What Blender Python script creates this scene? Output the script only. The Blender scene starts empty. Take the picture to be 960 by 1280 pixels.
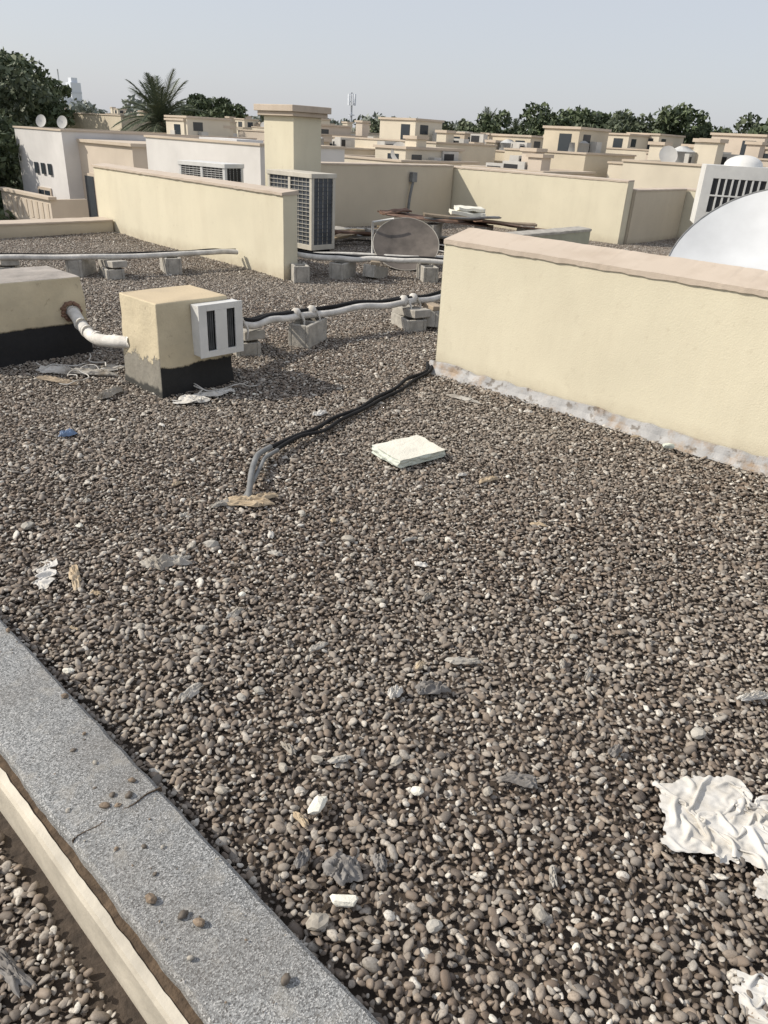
import bpy, bmesh, math, random
import numpy as np
from mathutils import Vector, Matrix, noise
random.seed(3); np.random.seed(3)
sc=bpy.context.scene
R=math.radians
# ------------------------------------------------------------ world / light / camera
w=bpy.data.worlds.new("World"); sc.world=w; w.use_nodes=True
nt=w.node_tree; bg=nt.nodes["Background"]
sky=nt.nodes.new("ShaderNodeTexSky"); sky.sky_type='NISHITA'; sky.sun_disc=False
sky.sun_elevation=R(38); sky.sun_rotation=R(-44); sky.dust_density=2.0; sky.air_density=1.0; sky.ozone_density=1.2
hz=nt.nodes.new("ShaderNodeMixRGB"); hz.inputs[0].default_value=.62; hz.inputs[2].default_value=(7.7,7.9,8.5,1)
nt.links.new(sky.outputs[0],hz.inputs[1]); nt.links.new(hz.outputs[0],bg.inputs[0]); bg.inputs[1].default_value=0.105
sc.view_settings.view_transform='Standard'; sc.view_settings.look='None'; sc.view_settings.exposure=0
el=R(38)
sd=Vector((-.70*math.cos(el),.72*math.cos(el),math.sin(el)))
l=bpy.data.lights.new("sun",'SUN'); l.energy=4.3; l.angle=R(.5); l.color=(1,.92,.80)
lo=bpy.data.objects.new("sun",l); sc.collection.objects.link(lo); lo.rotation_euler=sd.to_track_quat('Z','Y').to_euler()
cam=bpy.data.cameras.new("camera"); co=bpy.data.objects.new("camera",cam); sc.collection.objects.link(co); sc.camera=co
cam.sensor_fit='VERTICAL'; cam.sensor_height=36; cam.lens=26; cam.clip_end=6000; cam.clip_start=.05
co.matrix_world=Matrix.Translation((0,0,1.6))@Matrix.Rotation(R(-47.5),4,'Z')@Matrix.Rotation(R(90-26.9),4,'X')@Matrix.Rotation(R(3.15),4,'Z')

# ------------------------------------------------------------ materials
def newmat(name,rough=.8):
    m=bpy.data.materials.new(name); m.use_nodes=True; n=m.node_tree
    b=n.nodes["Principled BSDF"]; b.inputs['Roughness'].default_value=rough
    return m,n,b
def noisef(n,scale,detail=3,vec=None,rough=.6):
    t=n.nodes.new("ShaderNodeTexNoise"); t.inputs['Scale'].default_value=scale; t.inputs['Detail'].default_value=detail; t.inputs['Roughness'].default_value=rough
    if vec is None:
        g=n.nodes.new("ShaderNodeNewGeometry"); vec=g.outputs['Position']
    n.links.new(vec,t.inputs['Vector']); return t.outputs['Fac']
def ramp(n,fac,stops):
    c=n.nodes.new("ShaderNodeValToRGB"); e=c.color_ramp.elements
    e[0].position=stops[0][0]; e[0].color=(*stops[0][1],1); e[1].position=stops[-1][0]; e[1].color=(*stops[-1][1],1)
    for p,k in stops[1:-1]:
        x=e.new(p); x.color=(*k,1)
    n.links.new(fac,c.inputs[0]); return c.outputs[0]
def mixc(n,f,a,b,mode='MIX'):
    m=n.nodes.new("ShaderNodeMixRGB"); m.blend_type=mode
    for i,s in ((0,f),(1,a),(2,b)):
        if hasattr(s,'links'): n.links.new(s,m.inputs[i])
        elif isinstance(s,(int,float)): m.inputs[i].default_value=s
        else: m.inputs[i].default_value=(*s,1)
    return m.outputs[0]
def math_(n,op,a,b=None):
    m=n.nodes.new("ShaderNodeMath"); m.operation=op
    for i,s in ((0,a),(1,b)):
        if s is None: continue
        if hasattr(s,'links'): n.links.new(s,m.inputs[i])
        else: m.inputs[i].default_value=s
    return m.outputs[0]
def bump(n,b,h,strength=.3,dist=.01):
    k=n.nodes.new("ShaderNodeBump"); k.inputs['Strength'].default_value=strength; k.inputs['Distance'].default_value=dist
    n.links.new(h,k.inputs['Height']); n.links.new(k.outputs[0],b.inputs['Normal'])
def posz(n):
    g=n.nodes.new("ShaderNodeNewGeometry"); s=n.nodes.new("ShaderNodeSeparateXYZ"); n.links.new(g.outputs['Position'],s.inputs[0]); return s.outputs['Z']
def stretched(n,sx,sy,sz):
    g=n.nodes.new("ShaderNodeNewGeometry"); v=n.nodes.new("ShaderNodeVectorMath"); v.operation='MULTIPLY'; v.inputs[1].default_value=(sx,sy,sz)
    n.links.new(g.outputs['Position'],v.inputs[0]); return v.outputs[0]
def stucco(name,col,dirt=(.38,.32,.23),amt=.22,zlow=.22,bs=.28):
    m,n,b=newmat(name,.88)
    big=noisef(n,.9,5); streak=noisef(n,1,5,stretched(n,3.5,3.5,.9))
    c=mixc(n,ramp(n,big,[(.35,(0,0,0)),(.7,(.8,.8,.8))]),col,tuple(x*.86 for x in col))
    c=mixc(n,ramp(n,streak,[(.48,(0,0,0)),(.85,(amt,)*3)]),c,dirt)
    c=mixc(n,ramp(n,noisef(n,13,5,None,.7),[(.6,(0,0,0)),(.78,(.35,.35,.35))]),c,dirt)
    z=posz(n); low=math_(n,'SUBTRACT',1,math_(n,'DIVIDE',z,zlow)); low=math_(n,'MULTIPLY',low,noisef(n,7,5))
    lowr=ramp(n,low,[(.12,(0,0,0)),(.75,(.8,.8,.8))])
    c=mixc(n,lowr,c,dirt); n.links.new(c,b.inputs['Base Color'])
    bump(n,b,math_(n,'ADD',noisef(n,110,2),math_(n,'MULTIPLY',noisef(n,5,2),.9)),bs,.006)
    return m
def plain(name,col,rough=.7,var=.15,scale=6,metal=0,bs=0,bscale=40):
    m,n,b=newmat(name,rough); b.inputs['Metallic'].default_value=metal
    c=mixc(n,ramp(n,noisef(n,scale,4),[(.3,(0,0,0)),(.7,(1,1,1))]),tuple(x*(1+var) for x in col),tuple(x*(1-var) for x in col))
    n.links.new(c,b.inputs['Base Color'])
    if bs: bump(n,b,noisef(n,bscale,3),bs,.008)
    return m
def peel(name,paint,under,zth,amp,under2=None,zth2=0):
    m,n,b=newmat(name,.85)
    z=posz(n); ns=noisef(n,6,6,None,.7)
    s=math_(n,'ADD',z,math_(n,'MULTIPLY',math_(n,'SUBTRACT',ns,.5),amp))
    f=ramp(n,s,[(zth,(0,0,0)),(zth+.012,(1,1,1))])
    pc=mixc(n,ramp(n,noisef(n,4,5),[(.4,(0,0,0)),(.75,(.9,.9,.9))]),paint,tuple(x*.75 for x in paint))
    pc=mixc(n,ramp(n,noisef(n,17,5,None,.7),[(.61,(0,0,0)),(.70,(.7,.7,.7))]),pc,(.33,.27,.19))
    uc=mixc(n,noisef(n,25,4),tuple(x*.7 for x in under),tuple(x*1.4 for x in under))
    if under2:
        s2=math_(n,'ADD',z,math_(n,'MULTIPLY',math_(n,'SUBTRACT',noisef(n,9,4),.5),.12))
        uc=mixc(n,ramp(n,s2,[(zth2,(0,0,0)),(zth2+.02,(1,1,1))]),under2,uc)
    n.links.new(mixc(n,f,uc,pc),b.inputs['Base Color'])
    bump(n,b,math_(n,'ADD',math_(n,'MULTIPLY',noisef(n,50,4),.6),f),.5,.01)
    return m
YEL=(.62,.54,.38)
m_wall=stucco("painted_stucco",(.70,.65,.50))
m_wall2=stucco("painted_stucco_shaded",(.60,.53,.41),amt=.2,zlow=.12)  # darker copy of the stucco; shade painted into walls turned from the sun
m_cap=stucco("coping_paint",(.55,.47,.385),dirt=(.34,.27,.20),amt=.6,zlow=.01)
m_conc=plain("concrete",(.38,.36,.32),.9,.25,14,0,.5)
m_white=plain("white_metal",(.66,.66,.64),.45,.10,5)
m_dark=plain("dark_void",(.02,.022,.025),.6,.2,9)
m_coil=plain("coil_fins",(.06,.07,.085),.5,.35,7)
m_beige=plain("beige_metal",(.54,.51,.44),.5,.12,5)
m_black=plain("black_rubber",(.018,.018,.019),.85,.35,12,0,.2,60); m_black.node_tree.nodes["Principled BSDF"].inputs['Specular IOR Level'].default_value=.25
m_lag=plain("pipe_lagging",(.60,.58,.54),.8,.25,9,0,.6,35)
m_grey=plain("grey_conduit",(.19,.195,.195),.65,.25,12)
m_foam=plain("foam_board",(.74,.72,.63),.9,.08,9,0,.4,90)
m_foamg=plain("foam_edge",(.60,.64,.57),.9,.08,9,0,.4,90)
m_rust=plain("rusty_sheet",(.16,.095,.065),.85,.5,8,0,.5)
m_wood=plain("weathered_board",(.32,.26,.19),.9,.3,5,0,.4)
m_dish=plain("dish_paint",(.50,.52,.54),.5,.12,2)
m_dishd=plain("dish_dusty",(.105,.09,.078),.75,.35,5)
m_rimd=plain("dish_rim_dusty",(.34,.32,.28),.7,.2,5)
m_tan=plain("tan_board",(.46,.37,.25),.9,.2,9,0,.4)
m_bark=plain("bark",(.11,.08,.055),.95,.3,6,0,.6)
m_dirt=plain("dirt_fill",(.10,.07,.045),.95,.5,20,0,.8,60)
m_base=plain("roof_bed",(.06,.046,.035),.95,.4,30,0,.6,80)
m_strip=plain("edge_strip",(.50,.46,.38),.7,.25,5,0,.25)
m_flash,n,b=newmat("flashing_metal",.55)
c=mixc(n,noisef(n,9,5),(.24,.24,.24),(.44,.44,.44)); c=mixc(n,ramp(n,noisef(n,5,6,None,.7),[(.5,(0,0,0)),(.64,(.9,.9,.9))]),c,(.28,.20,.13)); c=mixc(n,ramp(n,noisef(n,14,5),[(.58,(0,0,0)),(.66,(.8,.8,.8))]),c,(.10,.08,.06))
n.links.new(c,b.inputs['Base Color']); bump(n,b,noisef(n,18,4),.5,.01)
m_glass,n,b=newmat("window_glass",.15); b.inputs['Base Color'].default_value=(.04,.05,.06,1)
def clothmat(name,col,col2):
    m,n,b=newmat(name,.9)
    n.links.new(mixc(n,ramp(n,noisef(n,11,5),[(.42,(0,0,0)),(.75,(1,1,1))]),col,col2),b.inputs['Base Color']); bump(n,b,noisef(n,160,3),.2,.002); return m
m_cloth=clothmat("white_cloth",(.62,.605,.57),(.43,.395,.335))
m_membr=clothmat("torn_membrane",(.44,.42,.38),(.22,.19,.15))
m_plast=clothmat("grey_plastic",(.24,.23,.22),(.13,.115,.10))
m_card=clothmat("cardboard_scrap",(.50,.41,.29),(.33,.25,.16))
m_blue=plain("blue_plastic",(.16,.24,.38),.5)
m_gran,n,b=newmat("granulated_membrane",.9)
gg=n.nodes.new("ShaderNodeNewGeometry"); vo=n.nodes.new("ShaderNodeTexVoronoi"); vo.inputs['Scale'].default_value=360; n.links.new(gg.outputs['Position'],vo.inputs['Vector'])
sp=n.nodes.new("ShaderNodeSeparateColor"); n.links.new(vo.outputs['Color'],sp.inputs[0])
c=ramp(n,sp.outputs[0],[(0,(.07,.07,.07)),(.3,(.19,.195,.195)),(.7,(.30,.31,.31)),(1,(.54,.54,.53))])
c=mixc(n,ramp(n,noisef(n,3.5,6),[(.4,(0,0,0)),(.75,(.55,.55,.55))]),c,(.17,.155,.135))
c=mixc(n,ramp(n,noisef(n,16,5),[(.55,(0,0,0)),(.8,(.7,.7,.7))]),c,(.36,.34,.30))
n.links.new(c,b.inputs['Base Color']); bump(n,b,math_(n,'ADD',vo.outputs['Distance'],math_(n,'MULTIPLY',noisef(n,12,3),4)),.5,.003)
# pebbles: every stone is one mesh island, tiles repeat with a random offset
m_peb,n,b=newmat("pebble_stone",.68)
oi=n.nodes.new("ShaderNodeObjectInfo"); g0=n.nodes.new("ShaderNodeNewGeometry")
fr=math_(n,'FRACT',math_(n,'ADD',oi.outputs['Random'],g0.outputs['Random Per Island']))
c=ramp(n,fr,[(0,(.06,.047,.039)),(.13,(.12,.088,.066)),(.26,(.20,.148,.108)),(.39,(.155,.138,.12)),(.51,(.275,.21,.155)),(.63,(.225,.21,.19)),(.74,(.36,.295,.23)),(.84,(.38,.355,.315)),(.92,(.52,.475,.41)),(1,(.74,.71,.64))])
tc=n.nodes.new("ShaderNodeTexCoord")
c=mixc(n,ramp(n,noisef(n,190,2,tc.outputs['Object']),[(.38,(0,0,0)),(.72,(.6,.6,.6))]),c,(.145,.12,.098))
c=mixc(n,ramp(n,noisef(n,.6,4),[(.42,(.03,.03,.03)),(.68,(.45,.45,.45))]),c,(.33,.295,.25))
n.links.new(c,b.inputs['Base Color']); bump(n,b,noisef(n,480,2,tc.outputs['Object']),.35,.0014)

# ------------------------------------------------------------ mesh helpers
class B:
    def __init__(s): s.v=[];s.f=[];s.m=[];s.mats=[];s.sm=[]
    def mi(s,mat):
        if mat not in s.mats: s.mats.append(mat)
        return s.mats.index(mat)
    def add(s,vs,fs,mat,smooth=False):
        o=len(s.v); s.v+=[tuple(x) for x in vs]; s.f+=[tuple(i+o for i in f) for f in fs]
        k=mat if isinstance(mat,list) else [mat]*len(fs)
        s.m+=[s.mi(x) for x in k]; s.sm+=[smooth]*len(fs)
    def box(s,x0,x1,y0,y1,z0,z1,mat,M=None):
        vs=[Vector((x,y,z)) for z in (z0,z1) for x,y in ((x0,y0),(x1,y0),(x1,y1),(x0,y1))]
        if M is not None: vs=[M@v for v in vs]
        s.add(vs,[(0,3,2,1),(4,5,6,7),(0,1,5,4),(1,2,6,5),(2,3,7,6),(3,0,4,7)],mat)
    def tube(s,pts,r,mat,n=10,sub=5,cap=True):
        P=[Vector(p) for p in pts]; rs=r if isinstance(r,(list,tuple)) else [r]*len(P)
        Q=[];RR=[]
        if len(P)>2 and sub>1:
            for i in range(len(P)-1):
                a=P[max(i-1,0)];b_=P[i];c_=P[i+1];d=P[min(i+2,len(P)-1)]
                for k in range(sub):
                    t=k/sub
                    Q.append(.5*((2*b_)+(c_-a)*t+(2*a-5*b_+4*c_-d)*t*t+(3*b_-a-3*c_+d)*t**3)); RR.append(rs[i]*(1-t)+rs[i+1]*t)
            Q.append(P[-1]);RR.append(rs[-1])
        else: Q=P;RR=list(rs)
        vs=[];fs=[];up=Vector((0,0,1))
        for i,q in enumerate(Q):
            t=(Q[min(i+1,len(Q)-1)]-Q[max(i-1,0)]).normalized()
            a=t.cross(up); a=a.normalized() if a.length>.05 else Vector((1,0,0)); c2=a.cross(t).normalized()
            for k in range(n):
                an=2*math.pi*k/n; vs.append(q+(a*math.cos(an)+c2*math.sin(an))*RR[i])
        for i in range(len(Q)-1):
            for k in range(n): fs.append((i*n+k,i*n+(k+1)%n,(i+1)*n+(k+1)%n,(i+1)*n+k))
        if cap: fs.append(tuple(range(n))); fs.append(tuple((len(Q)-1)*n+k for k in reversed(range(n))))
        s.add(vs,fs,mat,True)
    def obj(s,name,bevel=0):
        me=bpy.data.meshes.new(name); me.from_pydata(s.v,[],s.f)
        for m in s.mats: me.materials.append(m)
        me.polygons.foreach_set("material_index",s.m); me.polygons.foreach_set("use_smooth",s.sm); me.update()
        o=bpy.data.objects.new(name,me); sc.collection.objects.link(o)
        if bevel:
            md=o.modifiers.new("bevel",'BEVEL'); md.width=bevel; md.segments=2; md.limit_method='ANGLE'; md.angle_limit=R(50)
        return o
def TR(x,y,z,rz=0,rx=0,ry=0): return Matrix.Translation((x,y,z))@Matrix.Rotation(R(rz),4,'Z')@Matrix.Rotation(R(ry),4,'Y')@Matrix.Rotation(R(rx),4,'X')
def rough_wall(name,x0,x1,y0,y1,z1,cap,mat,capmat,rz=0,piv=None,slope=0,over=.0,z0=-.02):
    s=B(); nx=max(1,int((x1-x0)/.12)); ny=max(1,int((y1-y0)/.12)); nz=8
    def face(fn,A,Bn,flip):
        vs=[];fs=[]
        for j in range(Bn+1):
            for i in range(A+1): vs.append(fn(i/A,j/Bn))
        for j in range(Bn):
            for i in range(A):
                q=(j*(A+1)+i,j*(A+1)+i+1,(j+1)*(A+1)+i+1,(j+1)*(A+1)+i); fs.append(q if not flip else q[::-1])
        s.add(vs,fs,mat,True)
    def w_(p): return noise.noise(Vector(p)*.9)*.008+noise.noise(Vector(p)*4)*.002
    def fx(x,sg): return lambda a,b_:(lambda y,z:(x+sg*w_((x,y,z)),y,z))(y0+(y1-y0)*a,z0+(z1-z0)*b_)
    def fy(y,sg): return lambda a,b_:(lambda x,z:(x,y+sg*w_((x,y,z)),z))(x0+(x1-x0)*a,z0+(z1-z0)*b_)
    face(fx(x0,-1),ny,nz,True); face(fx(x1,1),ny,nz,False); face(fy(y0,-1),nx,nz,False); face(fy(y1,1),nx,nz,True)
    o=over; long_y=(y1-y0)>(x1-x0); A=ny if long_y else nx
    vs=[];fs=[]
    A*=5
    for i in range(A+1):
        t=i/A
        if long_y:
            y=y0-o+(y1-y0+2*o)*t; r=noise.noise(Vector((1,y*6,0)))*.004+noise.noise(Vector((1,y*25,0)))*.003; r2=noise.noise(Vector((4,y*9,0)))*.007+noise.noise(Vector((4,y*35,0)))*.004
            pr=[(x0-o-.012+r,y,z1-.012+r2),(x0-o-.012+r,y,z1+cap*.55+r),(x0+.02,y,z1+cap*.75),(x1+o,y,z1+cap+slope+r),(x1+o,y,z1-.006)]
        else:
            x=x0-o+(x1-x0+2*o)*t; r=noise.noise(Vector((x*6,1,0)))*.005
            pr=[(x,y1+o,z1-.006+r),(x,y1+o,z1+cap+slope+r),(x,y0+.02,z1+cap*.8),(x,y0-o-.012+r,z1+cap*.6+r),(x,y0-o-.012+r,z1-.006)]
        vs+=pr
    for i in range(A):
        for k in range(4): fs.append((i*5+k,i*5+k+1,(i+1)*5+k+1,(i+1)*5+k))
        fs.append((i*5+4,i*5,(i+1)*5,(i+1)*5+4))
    fs.append((0,1,2,3,4)); fs.append(tuple(A*5+k for k in (4,3,2,1,0)))
    s.add(vs,fs,capmat,False)
    ob=s.obj(name)
    bm=bmesh.new(); bm.from_mesh(ob.data); bmesh.ops.recalc_face_normals(bm,faces=bm.faces); bm.to_mesh(ob.data); bm.free()
    if rz:
        P=Vector(piv); ob.matrix_world=Matrix.Translation(P)@Matrix.Rotation(R(rz),4,'Z')@Matrix.Translation(-P)
    return ob
# ------------------------------------------------------------ roof, gravel
s=B(); s.box(.38,13.9,-6,12.2,-.4,-.014,m_base); s.box(13.9,16.4,-6,7.1,-.4,-.014,m_base); s.box(-4,.38,-6,12.2,-.4,-.115,m_base)
s.box(-4,13.9,-6,12.19,-6.6,-.4,m_wall2); s.box(13.9,16.4,-6,7.09,-6.6,-.4,m_wall2)
s.obj("roof")
SH=[]
for k in range(24):
    bm=bmesh.new(); bmesh.ops.create_icosphere(bm,subdivisions=2,radius=1)
    sv=Vector((random.uniform(1,1.6),random.uniform(.72,1.05),random.uniform(.38,.70))); off=Vector((k*7.3,1,0)); ang=k%2==0
    for v in bm.verts:
        d=v.co.copy(); v.co=d*(1+.34*noise.noise(d*1.2+off)+.11*noise.noise(d*3+off))
        if ang:
            for q in range(8):
                nn=Vector((math.sin(q*2.1+k),math.cos(q*1.7+k*2),math.sin(q*3.3+k*1.3))).normalized(); dd=v.co.dot(nn)
                if dd>.66: v.co-=nn*(dd-.66)
        v.co=Vector((v.co.x*sv.x,v.co.y*sv.y,v.co.z*sv.z))
    SH.append((np.array([v.co[:] for v in bm.verts]),np.array([[v.index for v in f.verts] for f in bm.faces]))); bm.free()
TS=.12; NP=8; rgn=np.random.default_rng(8)
def rotm(a,b_,c_): return np.array((Matrix.Rotation(c_,3,'Z')@Matrix.Rotation(b_,3,'Y')@Matrix.Rotation(a,3,'X')))
pcol=bpy.data.collections.new("pebble_tiles")
for t in range(30):
    V=[];F=[];o=0
    for i in range(NP):
        for j in range(NP):
            px=(i+.5+rgn.uniform(-.5,.5))*TS/NP-TS/2; py=(j+.5+rgn.uniform(-.5,.5))*TS/NP-TS/2; pz=rgn.uniform(-.009,.008)
            S=float(np.clip(rgn.lognormal(math.log(.0070),.36),.0035,.0155))
            v,f=SH[rgn.integers(len(SH))]; Rm=rotm(rgn.uniform(-.6,.6),rgn.uniform(-.6,.6),rgn.uniform(0,6.28))
            V.append((v@Rm.T)*S+np.array([px,py,pz])); F.append(f+o); o+=len(v)
    V=np.concatenate(V);F=np.concatenate(F)
    me=bpy.data.meshes.new("pebble_tile"); me.from_pydata(V.tolist(),[],F.tolist()); me.polygons.foreach_set("use_smooth",[True]*len(F)); me.materials.append(m_peb)
    pcol.objects.link(bpy.data.objects.new("pebble_tile",me))
xs=np.arange(.66+TS/2,16.1,TS); ys_=np.arange(-1.5,11.86,TS)
gx,gy=np.meshgrid(xs,ys_); gx=gx.ravel();gy=gy.ravel()
xl=.325-TS/2-TS*np.arange(0,26); hx,hy=np.meshgrid(xl,np.arange(-1.5,11.8,TS)); gx=np.concatenate([gx,hx.ravel()]); gy=np.concatenate([gy,hy.ravel()])
r=np.hypot(gx,gy); a=np.degrees(np.arctan2(gx,gy))-47.5
k=((abs(a)<48)|(r<1.5))&((gx<13.6)|(gy<6.8)); gx,gy=gx[k],gy[k]
z=.003+.005*np.sin(gx*2.1+1.3*np.sin(gy*1.7))+.004*np.sin(gy*3.3+gx*1.1); z=np.where(gx<.34,z-.105,z)
me=bpy.data.meshes.new("gravel"); me.vertices.add(len(gx)); me.vertices.foreach_set("co",np.stack([gx,gy,z],1).ravel().astype(np.float32))
at=me.attributes.new("turn",'FLOAT_VECTOR','POINT'); at.data.foreach_set("vector",np.stack([np.random.uniform(-.03,.03,len(gx)),np.random.uniform(-.03,.03,len(gx)),np.random.randint(0,4,len(gx))*math.pi/2],1).ravel().astype(np.float32))
go=bpy.data.objects.new("gravel",me); sc.collection.objects.link(go)
ng=bpy.data.node_groups.new("gravel",'GeometryNodeTree')
ng.interface.new_socket("Geometry",in_out='INPUT',socket_type='NodeSocketGeometry'); ng.interface.new_socket("Geometry",in_out='OUTPUT',socket_type='NodeSocketGeometry')
N=ng.nodes; gi=N.new("NodeGroupInput"); gout=N.new("NodeGroupOutput"); ip=N.new("GeometryNodeInstanceOnPoints"); ci=N.new("GeometryNodeCollectionInfo")
ci.inputs[0].default_value=pcol; ci.inputs['Separate Children'].default_value=True; ci.inputs['Reset Children'].default_value=True
ip.inputs['Pick Instance'].default_value=True
na=N.new("GeometryNodeInputNamedAttribute"); na.data_type='FLOAT_VECTOR'; na.inputs[0].default_value="turn"
L=ng.links.new
L(gi.outputs[0],ip.inputs['Points']); L(ci.outputs[0],ip.inputs['Instance']); L(na.outputs[0],ip.inputs['Rotation']); L(ip.outputs[0],gout.inputs[0])
go.modifiers.new("gravel",'NODES').node_group=ng

# ------------------------------------------------------------ near kerb (bitumen-covered upstand)
s=B(); ys=np.arange(-4,11.86,.02); vs=[];fs=[]
for y in ys:
    a=noise.noise(Vector((3,y*3,0)))*.005+noise.noise(Vector((3,y*17,0)))*.004+noise.noise(Vector((3,y*60,0)))*.002; b2=noise.noise(Vector((9,y*3,0)))*.006+noise.noise(Vector((9,y*15,0)))*.003
    zz=noise.noise(Vector((5,y*2,0)))*.004; st=.0035 if y>1.31 else 0
    vs+=[(.406+a,y,.03),(.406+a,y,.072+zz+st),(.414+a,y,.080+zz+st),(.52,y,.083+zz*1.5+st),(.632+b2,y,.077+zz+st),(.644+b2,y,.064+st),(.652+b2,y,-.02)]
for i in range(len(ys)-1):
    for k in range(6): fs.append((i*7+k,(i+1)*7+k,(i+1)*7+k+1,i*7+k+1)[::-1])
s.add(vs,fs,m_gran,False)
s.box(.375,.41,-4,11.86,-.12,.048,m_dirt)
vs=[];fs=[]
for i,y in enumerate(ys):
    a=noise.noise(Vector((6,y*3,0)))*.004; e=noise.noise(Vector((8,y*22,0)))*.004
    vs+=[(.366+a,y,-.14),(.362+a,y,.035+a),(.368+a,y,.048+a),(.386+e,y,.052+a)]
for i in range(len(ys)-1):
    for k in range(3): fs.append((i*4+k,(i+1)*4+k,(i+1)*4+k+1,i*4+k+1)[::-1])
s.add(vs,fs,m_strip,False)
for i in range(130):
    x=.408+.235*i/130; y=1.312+.003*math.sin(i*.13)+random.uniform(-.0008,.0008)
    s.box(x,x+.0022,y,y+random.uniform(.001,.0032),.07,.0852+random.uniform(0,.0008),m_dirt)
s.obj("roof_kerb")
def stone(s,x,y,z,r,mat,sd_,flat=.7,ang=False,el_=1.25,boxy=1.0):
    bm=bmesh.new(); bmesh.ops.create_icosphere(bm,subdivisions=2,radius=1); off=Vector((sd_*3.7,0,0)); rz=Matrix.Rotation(sd_*1.7,3,'Z')
    for v in bm.verts:
        d=v.co.copy(); k=1+.4*noise.noise(d*1.1+off)+(.15*noise.noise(d*3+off) if ang else 0)
        if boxy<1: d=Vector([math.copysign(abs(t)**boxy,t) for t in d])*.8
        p=rz@Vector((d.x*k*el_,d.y*k*.9,d.z*k*flat)); v.co=p*r+Vector((x,y,z))
    s.add([v.co for v in bm.verts],[[v.index for v in f.verts] for f in bm.faces],mat,not ang); bm.free()
m_s=[plain("stone_a",(.20,.15,.105),.7,.35,80),plain("stone_b",(.12,.10,.08),.7,.35,80),plain("stone_c",(.36,.33,.28),.7,.25,60)]
s=B()
for i,(x,y,r_) in enumerate([(.46,1.05,.012),(.49,.97,.010),(.505,.93,.0105),(.56,.71,.010),(.62,1.80,.009),(.57,1.34,.010),(.51,1.35,.010),(.54,1.37,.008),(.535,1.33,.007),(.63,2.23,.008),(.54,1.58,.007),(.56,1.5,.006),(.47,1.22,.005),(.52,1.18,.006),(.55,1.15,.005),(.60,1.38,.008),(.50,1.10,.005),(.45,.88,.006),(.59,1.62,.005),(.52,1.42,.005),(.44,1.4,.006)]):
    stone(s,x,y,.083+r_*.6,r_,m_s[i%2 if i<9 else i%3],i+1,.75,i%2==0)
for i in range(150):
    x=random.uniform(.41,.63); y=random.uniform(.5,3.2); r_=random.uniform(.0008,.0028); stone(s,x,y,.083+r_*.5,r_,m_s[i%3],i+40)
s.obj("loose_pebbles")

# ------------------------------------------------------------ parapets of this roof
rough_wall("parapet_wall",4.35,4.62,-4,3.54,.95,.035,m_wall,m_cap,slope=.05)
ys=np.arange(-4,3.58,.015); s=B(); vs=[];fs=[]
for y in ys:
    t=.082+noise.noise(Vector((2,y*2.5,0)))*.028+noise.noise(Vector((2,y*11,0)))*.014; o=.012+abs(noise.noise(Vector((4,y*3,0))))*.05+.012*noise.noise(Vector((4,y*14,0)))
    vs+=[(4.338,y,t+.004),(4.332-o*.3,y,t),(4.322-o*.6,y,t*.5),(4.30-o*.9,y,.014+noise.noise(Vector((7,y*6,0)))*.010),(4.285-o,y,.006)]
for i in range(len(ys)-1):
    for k in range(4): fs.append((i*5+k,i*5+k+1,(i+1)*5+k+1,(i+1)*5+k))
s.add(vs,fs,m_flash,False); s.obj("wall_flashing")
rough_wall("parapet_wall",5.85,6.05,7.2,12.45,.95,.03,m_wall,m_cap,rz=-4.0,piv=(5.85,7.2,0),slope=.01,over=.012)
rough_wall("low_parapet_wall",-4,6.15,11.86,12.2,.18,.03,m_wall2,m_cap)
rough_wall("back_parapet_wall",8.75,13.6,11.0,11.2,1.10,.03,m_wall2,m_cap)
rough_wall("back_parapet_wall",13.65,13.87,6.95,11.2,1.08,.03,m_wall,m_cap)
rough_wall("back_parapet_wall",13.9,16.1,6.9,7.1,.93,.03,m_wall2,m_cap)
rough_wall("back_parapet_wall",16.15,16.35,-3,7.1,.93,.03,m_wall,m_cap)
rough_wall("partition_wall",6.4,8.1,4.48,4.64,.76,.03,plain("grey_green_shaded_plaster",(.36,.36,.28),.9,.12,5,0,.4),m_conc)  # grey-green tone carries the shade of the wall's sunless face in its colour

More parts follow.
